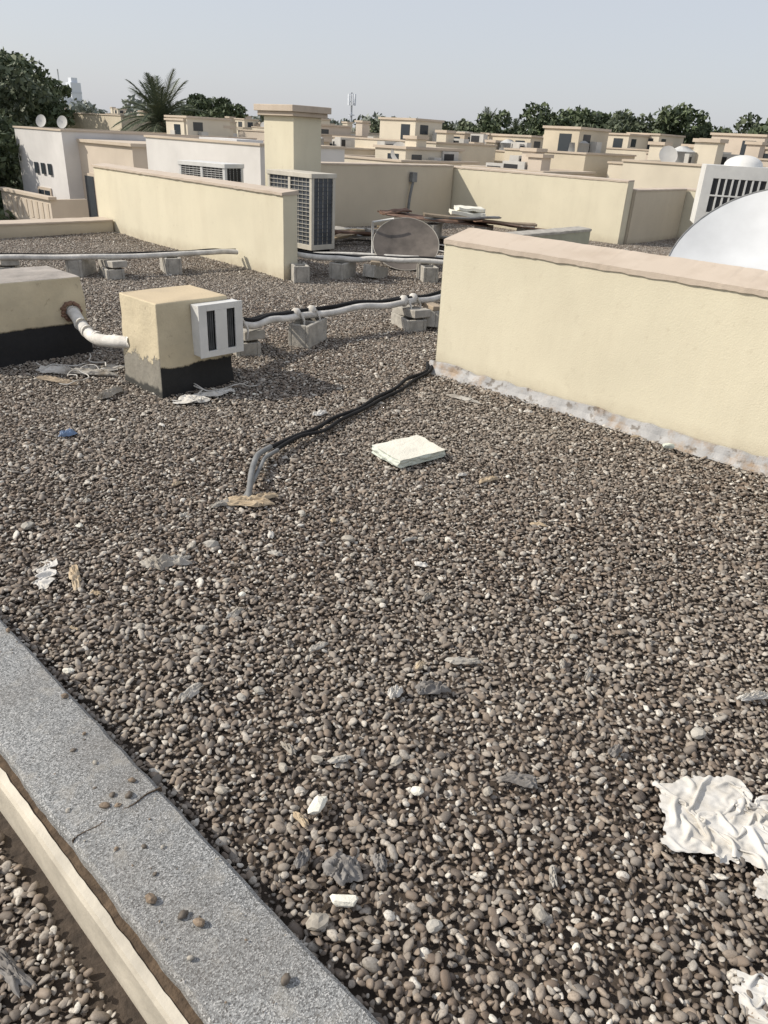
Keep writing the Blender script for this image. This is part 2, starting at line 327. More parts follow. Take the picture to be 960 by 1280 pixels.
# ------------------------------------------------------------ masonry plinth boxes
pe_yb=peel("paint_over_bitumen",YEL,(.018,.018,.018),.18,.12)
pe_yg=peel("paint_over_mortar",YEL,(.24,.225,.19),.21,.40,(.05,.05,.045),.04)
pe_1=peel("paint_over_bitumen_low",YEL,(.015,.015,.016),.235,.05)
m_ptop=stucco("plinth_top",(.56,.46,.31),amt=.8,zlow=.01); m_gtop=plain("grey_screed",(.33,.30,.27),.9,.25,6,0,.5)
def plinth(name,x0,x1,y0,y1,z1,mx,my,mt,flare=.015):
    s=B(); n=14
    def pt(u,v,t):
        k=flare*(1-t)+noise.noise(Vector((u*3,v*3,t*4+x0)))*.009
        x=x0+(x1-x0)*u; y=y0+(y1-y0)*v
        return (x+(k if u==1 else -k if u==0 else 0),y+(k if v==1 else -k if v==0 else 0),-.02+(z1+.02)*t)
    for fn,mm in ((lambda a,t:pt(a,0,t),my),(lambda a,t:pt(1,a,t),my),(lambda a,t:pt(1-a,1,t),my),(lambda a,t:pt(0,1-a,t),mx)):
        vs=[fn(i/n,j/n) for j in range(n+1) for i in range(n+1)]
        s.add(vs,[(j*(n+1)+i,j*(n+1)+i+1,(j+1)*(n+1)+i+1,(j+1)*(n+1)+i) for j in range(n) for i in range(n)],mm,False)
    vs=[(lambda q:(q[0],q[1],q[2]+noise.noise(Vector((q[0]*5,q[1]*5,0)))*.008*(0<i<n)*(0<j<n)))(pt(i/n,j/n,1)) for j in range(n+1) for i in range(n+1)]
    s.add(vs,[(j*(n+1)+i,j*(n+1)+i+1,(j+1)*(n+1)+i+1,(j+1)*(n+1)+i) for j in range(n) for i in range(n)],mt,False)
    o=s.obj(name)
    bm=bmesh.new(); bm.from_mesh(o.data); bmesh.ops.remove_doubles(bm,verts=bm.verts,dist=.0005); bm.to_mesh(o.data); bm.free()
    md=o.modifiers.new("bevel",'BEVEL'); md.width=.008; md.segments=2; md.limit_method='ANGLE'; md.angle_limit=R(50)
    return o
plinth("vent_plinth",2.42,2.96,4.24,4.69,.60,pe_yg,pe_yb,m_ptop)
plinth("vent_plinth",1.62,2.55,5.50,6.05,.57,pe_1,pe_1,m_gtop,.02)
s=B(); x0,x1,z0,z1,yf,yb=2.665,2.995,.245,.575,4.135,4.235
mid=(x0+x1)/2
s.box(x0,x1,yf+.012,yb,z0,z0+.02,m_white); s.box(x0,x1,yf+.012,yb,z1-.02,z1,m_white)
s.box(x0,x0+.012,yf+.012,yb,z0+.02,z1-.02,m_white); s.box(x1-.012,x1,yf+.012,yb,z0+.02,z1-.02,m_white)
s.box(x0-.006,x0+.055,yf,yf+.012,z0-.006,z1+.006,m_white); s.box(x1-.055,x1+.006,yf,yf+.012,z0-.006,z1+.006,m_white)
s.box(x0+.055,x1-.055,yf,yf+.012,z0-.006,z0+.035,m_white); s.box(x0+.055,x1-.055,yf,yf+.012,z1-.035,z1+.006,m_white)
s.box(mid-.045,mid+.045,yf,yf+.012,z0+.035,z1-.035,m_white)
s.box(x0+.012,x1-.012,yb-.03,yb-.004,z0+.02,z1-.02,m_dark)
for sx in (x0+.06,mid+.05):
    for k in range(4): s.box(sx+k*.016,sx+k*.016+.003,yf+.016,yf+.05,z0+.035,z1-.035,m_grey)
s.obj("louvre_vent",.002)
s=B(); s.tube([(2.44,5.52,.33),(2.44,5.44,.32),(2.41,5.28,.27),(2.37,5.05,.24),(2.36,4.85,.255),(2.44,4.62,.28)],[.043,.043,.042,.040,.042,.042],m_lag,12,8)
for i in range(6):
    t=(i+random.uniform(-.2,.2))/5; s.tube([(2.445-.07*math.sin(t*3),5.47-.8*t,.325-.08*math.sin(t*2.6)),(2.445-.07*math.sin(t*3),5.44-.8*t,.325-.08*math.sin(t*2.6))],.0455,m_lag,12,1)
for k in range(16):
    a=2*math.pi*k/16; stone(s,2.44+.062*math.cos(a),5.485,.33+.062*math.sin(a),.018,m_rust,k,.8,True)
s.obj("vent_duct")
# ------------------------------------------------------------ pipes and block supports
def hollow(s,M,L=.38,W=.19,H=.19,mat=m_conc):
    t=.032
    s.box(-L/2,L/2,-W/2,-W/2+t,0,H,mat,M); s.box(-L/2,L/2,W/2-t,W/2,0,H,mat,M)
    for k in range(3):
        c0=-L/2+(L-t)*k/2; s.box(c0,c0+t,-W/2+t,W/2-t,.0,H-.001,mat,M)
def support(x,y,rz,kind=0):
    s=B()
    if kind==1: hollow(s,TR(x,y,0,rz),.38,.19,.19)
    elif kind==3:
        hollow(s,TR(x,y,0,rz),.40,.20,.11); s.box(-.19,.19,-.09,.09,.0,.07,m_conc,TR(x+.02,y-.01,.114,rz+12,0,4))
    else:
        hollow(s,TR(x,y,.0,rz,0,12),.36,.17,.15); s.box(-.15,.15,-.06,.06,.0,.04,m_wood,TR(x,y,.18,rz+30,3,0))
    return s.obj("concrete_block_support",.007)
for a in [(3.52,4.88,70,3),(4.12,4.76,25,1),(5.28,4.66,65,3),(5.47,4.56,40,2),(4.02,8.62,40,1),(4.25,8.35,75,3),(4.98,8.28,70,1),(6.0,7.1,60,1),(6.60,6.97,20,1),(6.92,6.72,15,2),(7.38,6.25,55,1),(3.35,9.0,60,3)]: support(*a)
def pipe_run(pts,items):
    s=B(); Q=[]
    for i in range(len(pts)-1):
        Q.append(pts[i]); a=Vector(pts[i]); b_=Vector(pts[i+1]); m=(a+b_)/2; Q.append((m.x+random.uniform(-.02,.02),m.y+random.uniform(-.02,.02),m.z-random.uniform(.0,.018)))
    Q.append(pts[-1])
    for off,r,mat in items: s.tube([(p[0]+off[0]+random.uniform(-.006,.006),p[1]+off[1]+random.uniform(-.01,.01),p[2]+off[2]+random.uniform(-.006,.006)) for p in Q],r,mat,10,7)
    return s
pa=[(2.93,4.50,.29),(3.33,4.66,.285),(3.7,4.75,.25),(4.1,4.81,.235),(4.7,4.76,.25),(5.25,4.66,.245),(5.9,4.72,.24),(6.3,4.9,.2),(6.36,5.3,.05)]
s=pipe_run(pa,[((0,-.03,0),.028,m_lag),((0,.035,.02),.022,m_black),((.01,-.008,.036),.014,m_black),((0,.06,-.01),.012,m_black)])
for x,y,z in [(4.02,4.79,.245),(4.2,4.80,.245),(5.2,4.66,.25),(5.33,4.66,.255),(3.35,4.66,.29)]:
    s.tube([(x-.03,y+.01,z),(x-.012,y,z+.006),(x+.012,y-.003,z),(x+.03,y-.01,z)],[.034,.054,.050,.036],m_cloth,9,3); s.tube([(x,y-.05,z+.02),(x+.02,y-.075,z-.04),(x+.01,y-.08,z-.11)],[.013,.009,.004],m_cloth,6,4)
s.obj("insulated_pipe")
pb=[(1.4,9.6,.23),(2.3,9.25,.22),(3.3,8.85,.21),(4.1,8.42,.215),(4.95,8.25,.21),(5.5,8.17,.21),(5.83,8.12,.20)]
s=pipe_run(pb,[((0,-.03,.01),.030,m_lag),((0,.07,.0),.022,m_lag),((0,.02,.03),.014,m_black)])
s.obj("insulated_pipe")
pc=[(6.1,7.6,.3),(6.15,7.25,.27),(6.55,7.0,.235),(6.9,6.75,.235),(7.4,6.3,.24),(8.2,5.6,.2),(9.2,4.9,.15)]
s=pipe_run(pc,[((-.03,-.03,0),.032,m_lag),((.05,.06,.0),.022,m_lag),((.01,.01,.03),.015,m_black)])
s.tube([(6.3,8.2,.12),(7.2,7.7,.15),(8.0,6.9,.15),(9.4,6.1,.12)],.025,m_lag,8,6); s.tube([(6.3,8.6,.05),(7.3,8.1,.07),(8.4,7.4,.07),(10,6.9,.05)],.02,m_lag,8,6)
s.obj("insulated_pipe")
ca=[(4.33,3.60,.06),(4.20,3.50,.035),(3.94,3.45,.04),(3.70,3.35,.038),(3.43,3.28,.04),(3.2,3.20,.038),(2.96,3.17,.04),(2.75,3.10,.04),(2.56,3.07,.045),(2.31,3.00,.055)]
s=B(); s.tube(ca,.0125,m_black,8,8); s.tube([(x+.02,y-.032+.014*math.sin(i*1.7),z-.005+.006*math.sin(i*2.6)) for i,(x,y,z) in enumerate(ca)],.0115,m_black,8,8)
s.tube([(2.33,3.00,.06),(2.22,2.96,.06),(2.12,2.87,.065),(2.02,2.76,.07),(1.95,2.68,.05),(1.89,2.62,.015)],.0155,m_grey,10,8)
s.tube([(2.35,2.96,.05),(2.24,2.93,.045),(2.15,2.85,.05),(2.0,2.72,.05),(1.90,2.66,.01)],.011,m_grey,8,8)
s.obj("electrical_cable")
s=B()
for i in range(9):
    x,y=(2.25+random.uniform(-.15,.2),4.98+random.uniform(-.15,.12)) if i<6 else (2.62+random.uniform(-.1,.1),4.08)
    P=[]; a=random.uniform(0,6.28)
    for k in range(7):
        P.append((x,y,.022+random.random()*.035)); a+=random.uniform(-1.1,1.1); x+=.06*math.cos(a); y+=.06*math.sin(a)
    s.tube(P,random.uniform(.003,.006),m_cloth if i%3 else m_lag,6,5)
s.obj("tangled_wire")

# ------------------------------------------------------------ real crumpled fabric: small position-based cloth solver
def fabric(name,x,y,sx,sy,rz,mat,sd_,n=56,comp=.72,h=.05,steps=110):
    g=np.random.default_rng(sd_); lx=sx/comp/(n-1); ly=sy/comp/(n-1)
    I,J=np.meshgrid(np.arange(n),np.arange(n),indexing='ij'); P=np.zeros((n,n,3))
    U=I/(n-1)*2-1; V=J/(n-1)*2-1
    Z=np.zeros((n,n)); DX=np.zeros((n,n)); DY=np.zeros((n,n))
    for i in range(n):
        for j in range(n):
            q=Vector((U[i,j]*1.6+sd_*3.1,V[i,j]*1.6*sy/sx+sd_*1.7,0)); Z[i,j]=noise.fractal(q*1.3,.9,2.1,4); d=noise.noise_vector(q*1.1+Vector((5,5,5))); DX[i,j]=d.x; DY[i,j]=d.y
    P[...,0]=U*sx/2+DX*sx*.16; P[...,1]=V*sy/2+DY*sx*.16; P[...,2]=.03+h*(.6+Z)
    P[...,2]=np.maximum(P[...,2],.016)
    Q=P.copy(); dt=.012; dg=math.hypot(lx,ly)
    def con(A,Bs,L0,k,only_short=False):
        a=P[A]; b_=P[Bs]; d=b_-a; ln=np.linalg.norm(d,axis=-1,keepdims=True)+1e-9; c=(ln-L0)/ln*d*.5*k
        if only_short: c=c*(ln<L0)
        P[A]=a+c; P[Bs]=b_-c
    S=slice
    sets=[]
    for p in (0,1):
        m=(n-1-p)//2
        ia=S(p,p+2*m,2); ib=S(p+1,p+1+2*m,2)
        sets+=[((ia,S(None)),(ib,S(None)),lx,1),((S(None),ia),(S(None),ib),ly,1),((ia,S(0,n-1)),(ib,S(1,n)),dg,.5),((ia,S(1,n)),(ib,S(0,n-1)),dg,.5)]
    for p in (0,1,2,3):
        m=(n-3-p)//4+1; ia=S(p,p+4*m,4); ib=S(p+2,p+2+4*m,4)
        k=len(range(n)[ib]); ia=S(p,p+4*k,4)
        if k>0: sets+=[((ia,S(None)),(ib,S(None)),2*lx,.22),((S(None),ia),(S(None),ib),2*ly,.22)]
    ground=.014+.006*g.random((n,n))
    for st in range(steps):
        vel=(P-Q)/dt*.93; sp_=np.linalg.norm(vel,axis=-1,keepdims=True)+1e-9; vel*=np.minimum(1,.6/sp_); vel[...,2]-=9.8*dt*.6
        Q=P.copy(); P=P+vel*dt
        for it in range(5):
            for (A,Bs,L0,k) in sets: con(A,Bs,L0,k)
            low=P[...,2]<ground
            P[...,2]=np.where(low,ground,P[...,2])
            P[low,0]=Q[low,0]*.85+P[low,0]*.15; P[low,1]=Q[low,1]*.85+P[low,1]*.15
    M=TR(x,y,0,rz); s=B()
    keep=[[True]*n for _ in range(n)]
    vs=[M@Vector(P[i,j]) for i in range(n) for j in range(n)]; fs=[]
    for i in range(n-1):
        for j in range(n-1):
            u=(i+.5)/(n-1)*2-1; v=(j+.5)/(n-1)*2-1
            if max(abs(u),abs(v))+.32*noise.noise(Vector((u*2.2,v*2.2,sd_)))+.12*noise.noise(Vector((u*7,v*7,sd_)))+.22*abs(u*v)>1.0: continue
            fs.append((i*n+j,(i+1)*n+j,(i+1)*n+j+1,i*n+j+1))
    s.add(vs,fs,mat,True); o=s.obj(name)
    bm=bmesh.new(); bm.from_mesh(o.data); bmesh.ops.delete(bm,geom=[v for v in bm.verts if not v.link_faces],context='VERTS'); bm.to_mesh(o.data); bm.free()
    o.modifiers.new("sub",'SUBSURF').levels=1; o.modifiers["sub"].render_levels=1
    return o
fabric("cloth_sheet",1.70,.245,.37,.27,-55,m_cloth,4,64,.66,.06)
fabric("cloth_sheet",1.57,.085,.09,.07,10,m_cloth,2,26,.7,.03)
fabric("cloth_sheet",1.31,-.045,.14,.22,40,m_cloth,6,40,.66,.05)
fabric("plastic_bag",2.62,4.05,.44,.13,8,m_cloth,9,44,.64,.05)
fabric("torn_membrane",2.32,5.04,.46,.13,-20,m_membr,7,44,.66,.05)
fabric("cloth_strip",.91,2.60,.07,.18,-30,m_cloth,5,30,.6,.04)

# ------------------------------------------------------------ smaller crumpled scraps
def crumple(name,x,y,sx,sy,rz,h,mat,sd_,n=44,z=.014,fold=2.6,rag=.45):
    s=B(); vs=[];fs=[]; M=TR(x,y,z,rz); off=Vector((sd_*5.1,sd_*2.3,0)); th=sd_*1.3; ct,st_=math.cos(th),math.sin(th)
    for j in range(n+1):
        for i in range(n+1):
            u=i/n*2-1; v=j/n*2-1
            k=1-.24*(u*u*v*v)
            e=k*(1+rag*noise.noise(Vector((u*1.5,v*1.5,sd_)))+.10*noise.noise(Vector((u*6,v*6,sd_))))
            q=Vector((u*fold*.5,v*fold*.5,0))+off; wv=noise.noise_vector(q*.9)*.8
            a=(u*ct+v*st_)*fold; c_=(-u*st_+v*ct)*fold*.4
            f1=(1-min(1,abs(noise.noise(Vector((a,c_,sd_))+wv))*2.6))**1.5
            f2=(1-min(1,abs(noise.noise(Vector((c_*2.6+3,a*1.1,sd_))+wv*1.5))*2.6))**1.5
            sm=.5+.5*noise.noise(q*1.1)
            ed=1-max(abs(u),abs(v))**5
            zz=h*(.38*f1+.28*f2+.45*sm)*(.15+.85*ed)
            sh=noise.noise_vector(q*1.5)*.14
            vs.append(M@Vector((u*sx/2*e+sh.x*sx*.5,v*sy/2*e+sh.y*sy*.5,zz)))
    for j in range(n):
        for i in range(n): fs.append((j*(n+1)+i,j*(n+1)+i+1,(j+1)*(n+1)+i+1,(j+1)*(n+1)+i))
    s.add(vs,fs,mat,True); return s.obj(name)
crumple("cloth_strip",2.26,.38,.13,.025,-35,.03,m_cloth,4)
crumple("cardboard_scrap",.985,2.51,.045,.16,-20,.03,m_card,6,24)
crumple("torn_membrane",2.26,4.95,.36,.06,-50,.05,m_membr,47,40); crumple("torn_membrane",2.16,4.45,.26,.06,25,.05,m_membr,8)
crumple("torn_membrane",2.12,5.12,.26,.05,-35,.06,m_cloth,27,40)
crumple("torn_membrane",2.02,4.9,.34,.03,-65,.04,m_wood,28)
crumple("plastic_bag",2.50,4.02,.07,.18,30,.05,m_cloth,49,30); crumple("plastic_bag",2.98,3.33,.11,.05,0,.03,m_cloth,10,24)
crumple("torn_membrane",1.87,2.60,.22,.07,-50,.045,m_card,11,40); crumple("cardboard_scrap",1.97,2.60,.13,.04,-20,.03,m_card,12,24); crumple("torn_membrane",1.80,2.66,.16,.04,-10,.03,m_membr,52,24)
crumple("grey_rag",1.31,2.36,.17,.06,-30,.05,m_membr,13); crumple("grey_rag",1.26,2.40,.06,.11,10,.03,m_membr,53,24); crumple("plastic_scrap",1.40,.71,.10,.035,-60,.03,m_plast,14,30)
crumple("plastic_scrap",.85,.85,.07,.08,20,.045,m_plast,15,36); crumple("plastic_scrap",.80,.94,.05,.03,20,.03,m_plast,16,24)
crumple("plastic_scrap",.93,.80,.05,.03,50,.03,m_plast,36,24)
crumple("cardboard_scrap",2.99,2.01,.12,.04,-10,.025,m_card,17,24); crumple("plastic_scrap",1.70,1.15,.12,.03,-40,.02,m_membr,18,24)
crumple("blue_plastic_scrap",1.63,3.94,.10,.045,0,.045,m_blue,19,24); crumple("plastic_scrap",1.70,.58,.05,.03,0,.03,m_plast,20,20)
crumple("plastic_bag",1.405,1.20,.05,.035,0,.035,m_cloth,21,24); crumple("grey_rag",1.50,1.13,.12,.035,-40,.05,m_plast,22,30)
crumple("cardboard_scrap",.94,1.64,.10,.035,10,.02,m_membr,23,20); crumple("cardboard_scrap",3.4,3.3,.16,.05,-60,.02,m_membr,24,20); crumple("cardboard_scrap",3.95,2.95,.24,.04,-80,.03,m_membr,25,24)
crumple("plastic_scrap",1.3,1.9,.09,.03,15,.02,m_membr,27,20)
crumple("cloth_strip",.16,.93,.025,.12,10,.03,m_cloth,29,24,z=-.1); crumple("plastic_scrap",.2,1.25,.04,.16,10,.03,m_plast,30,24,z=-.1)
for i in range(40):
    a=R(47.5+random.uniform(-27,27)); d=random.uniform(1.3,6)
    crumple("plastic_scrap",d*math.sin(a),d*math.cos(a),random.uniform(.02,.085),random.uniform(.010,.028),random.uniform(0,180),.02,random.choice([m_cloth,m_cloth,m_membr,m_card,m_membr,m_plast]),60+i,14)
def foam(name,x,y,sx,sy,h,rz,tilt=3,sd_=1,z=.012):
    s=B(); M=TR(x,y,z,rz,tilt,tilt*.6)
    bm=bmesh.new(); bmesh.ops.create_cube(bm,size=1); bmesh.ops.subdivide_edges(bm,edges=bm.edges,cuts=11,use_grid_fill=True)
    for v in bm.verts:
        c=v.co.copy(); k=noise.noise_vector(Vector((c.x*3,c.y*3,c.z*2))+Vector((sd_*4,0,0)))*.045+noise.noise_vector(Vector((c.x*11,c.y*11,c.z*4)))*.024
        v.co=M@Vector(((c.x+k.x)*sx,(c.y+k.y)*sy,(c.z+.5+k.z*1.2)*h))
    fm=[m_foam if abs(f.normal.z)>.6 else m_foamg for f in bm.faces]
    s.add([v.co for v in bm.verts],[[v.index for v in f.verts] for f in bm.faces],fm,False); bm.free()
    return s.obj(name)
foam("foam_board",2.925,2.52,.345,.235,.045,-6,3,1)
s=B(); stone(s,.93,1.03,.028,.025,m_foam,2.1,.5,True,1.5,.6); s.obj("foam_chunk")
s=B(); stone(s,.79,.785,.028,.019,m_foam,3.2,.6,True,2.0,.55); s.obj("foam_chunk")
s=B(); stone(s,4.20,1.58,.035,.032,m_foamg,5.2,.6,True,1.3,.6); s.obj("foam_chunk")
s=B()
for i,(x,y,r_) in enumerate([(1.52,2.38,.028),(1.45,2.42,.020),(1.99,2.03,.022),(1.02,3.03,.026),(.72,.79,.022),(.95,1.2,.014),(1.96,.44,.022),(2.4,1.5,.016),(1.2,1.0,.016),(1.1,1.5,.016),(1.3,.75,.014),(2.1,3.2,.018),(1.15,1.9,.018),(1.75,1.6,.016),(2.6,3.4,.018),(.9,.6,.016),(1.1,.45,.018),(3.3,2.2,.018),(2.0,2.35,.018),(1.4,2.1,.014),(1.85,.9,.014),(1.25,2.2,.018),(.78,1.25,.014),(1.0,2.05,.016)]):
    stone(s,x,y,.018,r_,m_s[2] if i%3 else m_conc,i+5,.6,True)
for i in range(150):
    a=R(47.5+random.uniform(-28,28)); d=random.uniform(1.1,7); stone(s,d*math.sin(a),d*math.cos(a),.014,random.uniform(.007,.015),random.choice([m_s[2],m_s[2],m_foam,m_conc,m_s[1]]),i+77,.55,True)
s.obj("loose_rocks")

# ------------------------------------------------------------ condenser units
def condenser(name,M,L=1.0,W=.44,H=1.08,frame=m_beige,back=m_coil,nh=16,nv=5):
    s=B()
    s.box(-L/2,L/2,-W/2,W/2,.0,.07,frame,M); s.box(-L/2-.012,L/2+.012,-W/2-.012,W/2+.012,H-.06,H,frame,M)
    for cx in (-L/2,L/2-.05):
        for cy in (-W/2,W/2-.05): s.box(cx,cx+.05,cy,cy+.05,.07,H-.06,frame,M)
    s.box(-L/2+.02,L/2-.02,-W/2+.025,W/2-.025,.07,H-.06,back,M)
    s.box(-.025,.025,-W/2,-W/2+.02,.07,H-.06,frame,M)
    for k in range(1,nh):
        z=.07+(H-.13)*k/nh
        for a,b_ in ((-L/2+.05,-.025),(.025,L/2-.05)): s.box(a,b_,-W/2+.004,-W/2+.012,z-.003,z+.003,frame,M)
        s.box(L/2-.012,L/2-.004,-W/2+.05,W/2-.05,z-.004,z+.004,back,M); s.box(-L/2+.004,-L/2+.012,-W/2+.05,W/2-.05,z-.004,z+.004,frame,M)
    for a,b_ in ((-L/2+.05,-.025),(.025,L/2-.05)):
        for k in range(1,nv):
            x=a+(b_-a)*k/nv; s.box(x-.003,x+.003,-W/2+.013,-W/2+.018,.07,H-.06,frame,M)
    for sx in (-1,1):
        for k in range(1,4):
            y=-W/2+.05+(W-.1)*k/4; s.box(sx*(L/2-.016)-.003,sx*(L/2-.016)+.003,y-.004,y+.004,.07,H-.06,frame,M)
    for sx in (-.38,.38): s.box(sx*L-.05,sx*L+.05,-W/2+.03,W/2-.03,-.06,0,m_black,M)
    return s.obj(name,.003)
condenser("air_conditioner",TR(7.77,9.14,.05,-90),1.0,.46,1.03)
condenser("air_conditioner",TR(7.3,10.75,.08,-80),1.0,.4,1.03,m_white,m_dark,30)
def window_ac(M):
    s=B(); L,W,H=.80,.5,.60
    s.box(-L/2,L/2,-W/2+.02,W/2,0,H,m_white,M)
    a,b_,c0,c1=-L/2+.10,L/2-.16,.13,H-.13
    s.box(-L/2,a,-W/2,-W/2+.02,0,H,m_white,M); s.box(b_,L/2,-W/2,-W/2+.02,0,H,m_white,M); s.box(a,b_,-W/2,-W/2+.02,0,c0,m_white,M); s.box(a,b_,-W/2,-W/2+.02,c1,H,m_white,M)
    s.box(a,b_,-W/2+.012,-W/2+.018,c0,c1,m_dark,M)
    for k in range(1,8):
        x=a+(b_-a)*k/8; s.box(x-.010,x+.010,-W/2+.002,-W/2+.010,c0,c1,m_white,M)
    s.box(a,b_,-W/2-.002,-W/2+.001,(c0+c1)/2-.008,(c0+c1)/2+.008,m_white,M)
    for x in (-.3,.3):
        for y in (-.18,.18): s.box(x-.02,x+.02,y-.02,y+.02,-.92,0,m_grey,M)
    s.box(-.32,.32,-.2,-.16,-.05,-.001,m_grey,M)
    return s.obj("air_conditioner",.004)
window_ac(TR(9.17,3.36,.90,-62))
def dish(name,c,nrm,rad,depth,mat,rimmat,post=True,rimr=.009):
    s=B(); Nn=Vector(nrm).normalized(); Q=Nn.to_track_quat('Z','Y').to_matrix().to_4x4(); M=Matrix.Translation(c)@Q
    nr,na=10,48; vs=[(0,0,0)]
    for i in range(1,nr+1):
        for k in range(na):
            r=rad*i/nr; a=2*math.pi*k/na; vs.append((r*math.cos(a),r*1.06*math.sin(a),depth*(i/nr)**2))
    fs=[(0,1+k,1+(k+1)%na) for k in range(na)]
    for i in range(nr-1):
        for k in range(na): fs.append((1+i*na+k,1+(i+1)*na+k,1+(i+1)*na+(k+1)%na,1+i*na+(k+1)%na))
    s.add([M@Vector(v) for v in vs],fs,mat,True)
    s.add([M@(Vector(v)+Vector((0,0,-.012))) for v in vs],[f[::-1] for f in fs],mat,True)
    rim=[M@Vector((rad*math.cos(2*math.pi*k/na),rad*1.06*math.sin(2*math.pi*k/na),depth-.004)) for k in range(na+1)]
    s.tube(rim,rimr,rimmat,6,1,False)
    s.tube([M@Vector((0,0,-.02)),M@Vector((0,0,-.12))],.05,m_grey,8,1)
    if post:
        b0=M@Vector((0,0,-.12)); s.tube([b0,(b0.x,b0.y,0)],.03,m_grey,8,1)
        for k in range(3):
            a=k*2.1; s.tube([(b0.x,b0.y,.4),(b0.x+.35*math.cos(a),b0.y+.35*math.sin(a),0)],.015,m_grey,6,1)
    return s.obj(name)
dish("satellite_dish",(6.82,2.20,.79),(-.66,.08,.74),.69,.15,m_dish,m_grey,True)
dish("satellite_dish",(7.95,7.15,.26),(-.45,-.42,.79),.45,.07,m_dishd,m_rimd,False,.006)
s=B(); s.tube([(7.72,7.55,0),(7.70,7.56,.56)],.018,m_white,6,1); s.tube([(7.70,7.56,.55),(7.95,7.4,.6)],.014,m_white,6,1); s.obj("steel_post")
s=B(); vs=[];fs=[]; nr,na=6,24; cx,cy,cz=9.17,3.36,1.50
for i in range(nr+1):
    for k in range(na):
        a=2*math.pi*k/na; p=R(90)*i/nr; vs.append((cx+.20*math.cos(p)*math.cos(a),cy+.20*math.cos(p)*math.sin(a),cz+.11*math.sin(p)))
for i in range(nr):
    for k in range(na): fs.append((i*na+k,i*na+(k+1)%na,(i+1)*na+(k+1)%na,(i+1)*na+k))
s.add(vs,fs,m_white,True); s.obj("vent_cowl")
s=B(); s.box(8.10,8.66,9.70,10.42,-.02,1.80,m_wall); s.box(8.03,8.73,9.63,10.49,1.80,1.86,m_cap); s.box(7.99,8.77,9.59,10.53,1.86,1.95,m_cap); s.obj("chimney",.008)
s=B(); s.tube([(12.15,10.93,.15),(12.18,10.93,.5),(12.26,10.93,.82)],.028,m_grey,8,4); s.box(12.2,12.34,10.9,10.985,.80,.98,m_grey); s.tube([(12.15,10.93,.15),(12.0,10.7,.06),(11.4,10.3,.05)],.02,m_grey,6,4); s.obj("wall_conduit")
# ------------------------------------------------------------ rubbish behind: sheets, boards, boxes
def sheet(s,x,y,z,sx,sy,rz,rx,ry,mat,t=.012,sd_=0):
    M=TR(x,y,z,rz,rx,ry); n=12; vs=[]
    for zz in (0,t):
        for j in range(n+1):
            for i in range(n+1):
                u=i/n-.5; v=j/n-.5; vs.append(M@Vector((u*sx*(1+.1*noise.noise(Vector((v*5,sd_,0)))),v*sy*(1+.14*noise.noise(Vector((u*5,sd_,3)))),zz+.03*noise.noise(Vector((u*3,v*3,sd_))))))
    m=(n+1)**2; fs=[]
    for j in range(n):
        for i in range(n):
            q=(j*(n+1)+i,j*(n+1)+i+1,(j+1)*(n+1)+i+1,(j+1)*(n+1)+i); fs.append(q[::-1]); fs.append(tuple(k+m for k in q))
    for i in range(n):
        for a,b_ in (((0*(n+1)+i),(0*(n+1)+i+1)),((n*(n+1)+i+1),(n*(n+1)+i))): fs.append((a,b_,b_+m,a+m))
        for a,b_ in ((((i+1)*(n+1)),(i*(n+1))),((i*(n+1)+n),((i+1)*(n+1)+n))): fs.append((a,b_,b_+m,a+m))
    s.add(vs,fs,mat,False)
s=B(); sheet(s,9.7,8.1,.46,1.7,.5,-35,3,4,m_rust,.012,1); sheet(s,10.7,7.3,.40,1.5,.7,-30,-4,5,m_rust,.012,2); sheet(s,9.2,8.55,.54,.5,.25,-20,5,-6,m_rust,.02,3); sheet(s,10.2,7.6,.47,1.9,.10,-33,2,3,m_wood,.03,7); sheet(s,9.9,7.75,.50,1.2,.08,-40,2,-3,m_grey,.02,8)
for x,y in ((9.6,8.1),(10.3,7.6),(10.9,7.2)): hollow(s,TR(x,y,0,30),.4,.2,.2); hollow(s,TR(x,y,.2,20),.4,.2,.20)
s.obj("rusty_sheet_pile")
s=B(); sheet(s,10.15,7.85,.54,.55,.35,-45,0,3,m_foam,.05,4); sheet(s,10.2,7.85,.61,.45,.3,-35,2,0,m_foam,.04,5); s.obj("foam_board_stack")
s=B()
for i in range(22):
    x=8.3+random.random()*2.4; y=10.3-(x-8.3)*.75+random.uniform(-1.0,.5)
    sheet(s,x,y,.04+random.random()*.14,random.uniform(.6,1.5),random.uniform(.06,.28),random.uniform(-60,-10),random.uniform(-6,6),random.uniform(-6,6),random.choice([m_tan,m_foam,m_rust,m_conc,m_wood,m_grey]),.03,i+10)
s.obj("timber_board_pile")
s=B()
for i in range(8):
    x=6.8+random.random()*2.6; y=3.7-(x-6.8)*.2+random.uniform(-.5,.4)
    sheet(s,x,y,.40+random.random()*.12,random.uniform(.5,.9),random.uniform(.2,.4),random.uniform(-60,10),random.uniform(-5,5),random.uniform(-6,6),random.choice([m_foam,m_tan,m_foam]),.05,i+30)
s.box(6.6,9.2,3.1,3.9,-.02,.36,m_conc); s.obj("foam_board_stack")
s=B()
for i in range(6): s.tube([(9.2+.2*i,8.9-.1*i,.02),(9.0+.25*i,8.3-.2*i,.1+.05*random.random()),(9.5+.2*i,7.7-.1*i,.03)],.012,m_black if i%2 else m_lag,6,5)
s.obj("loose_cable")

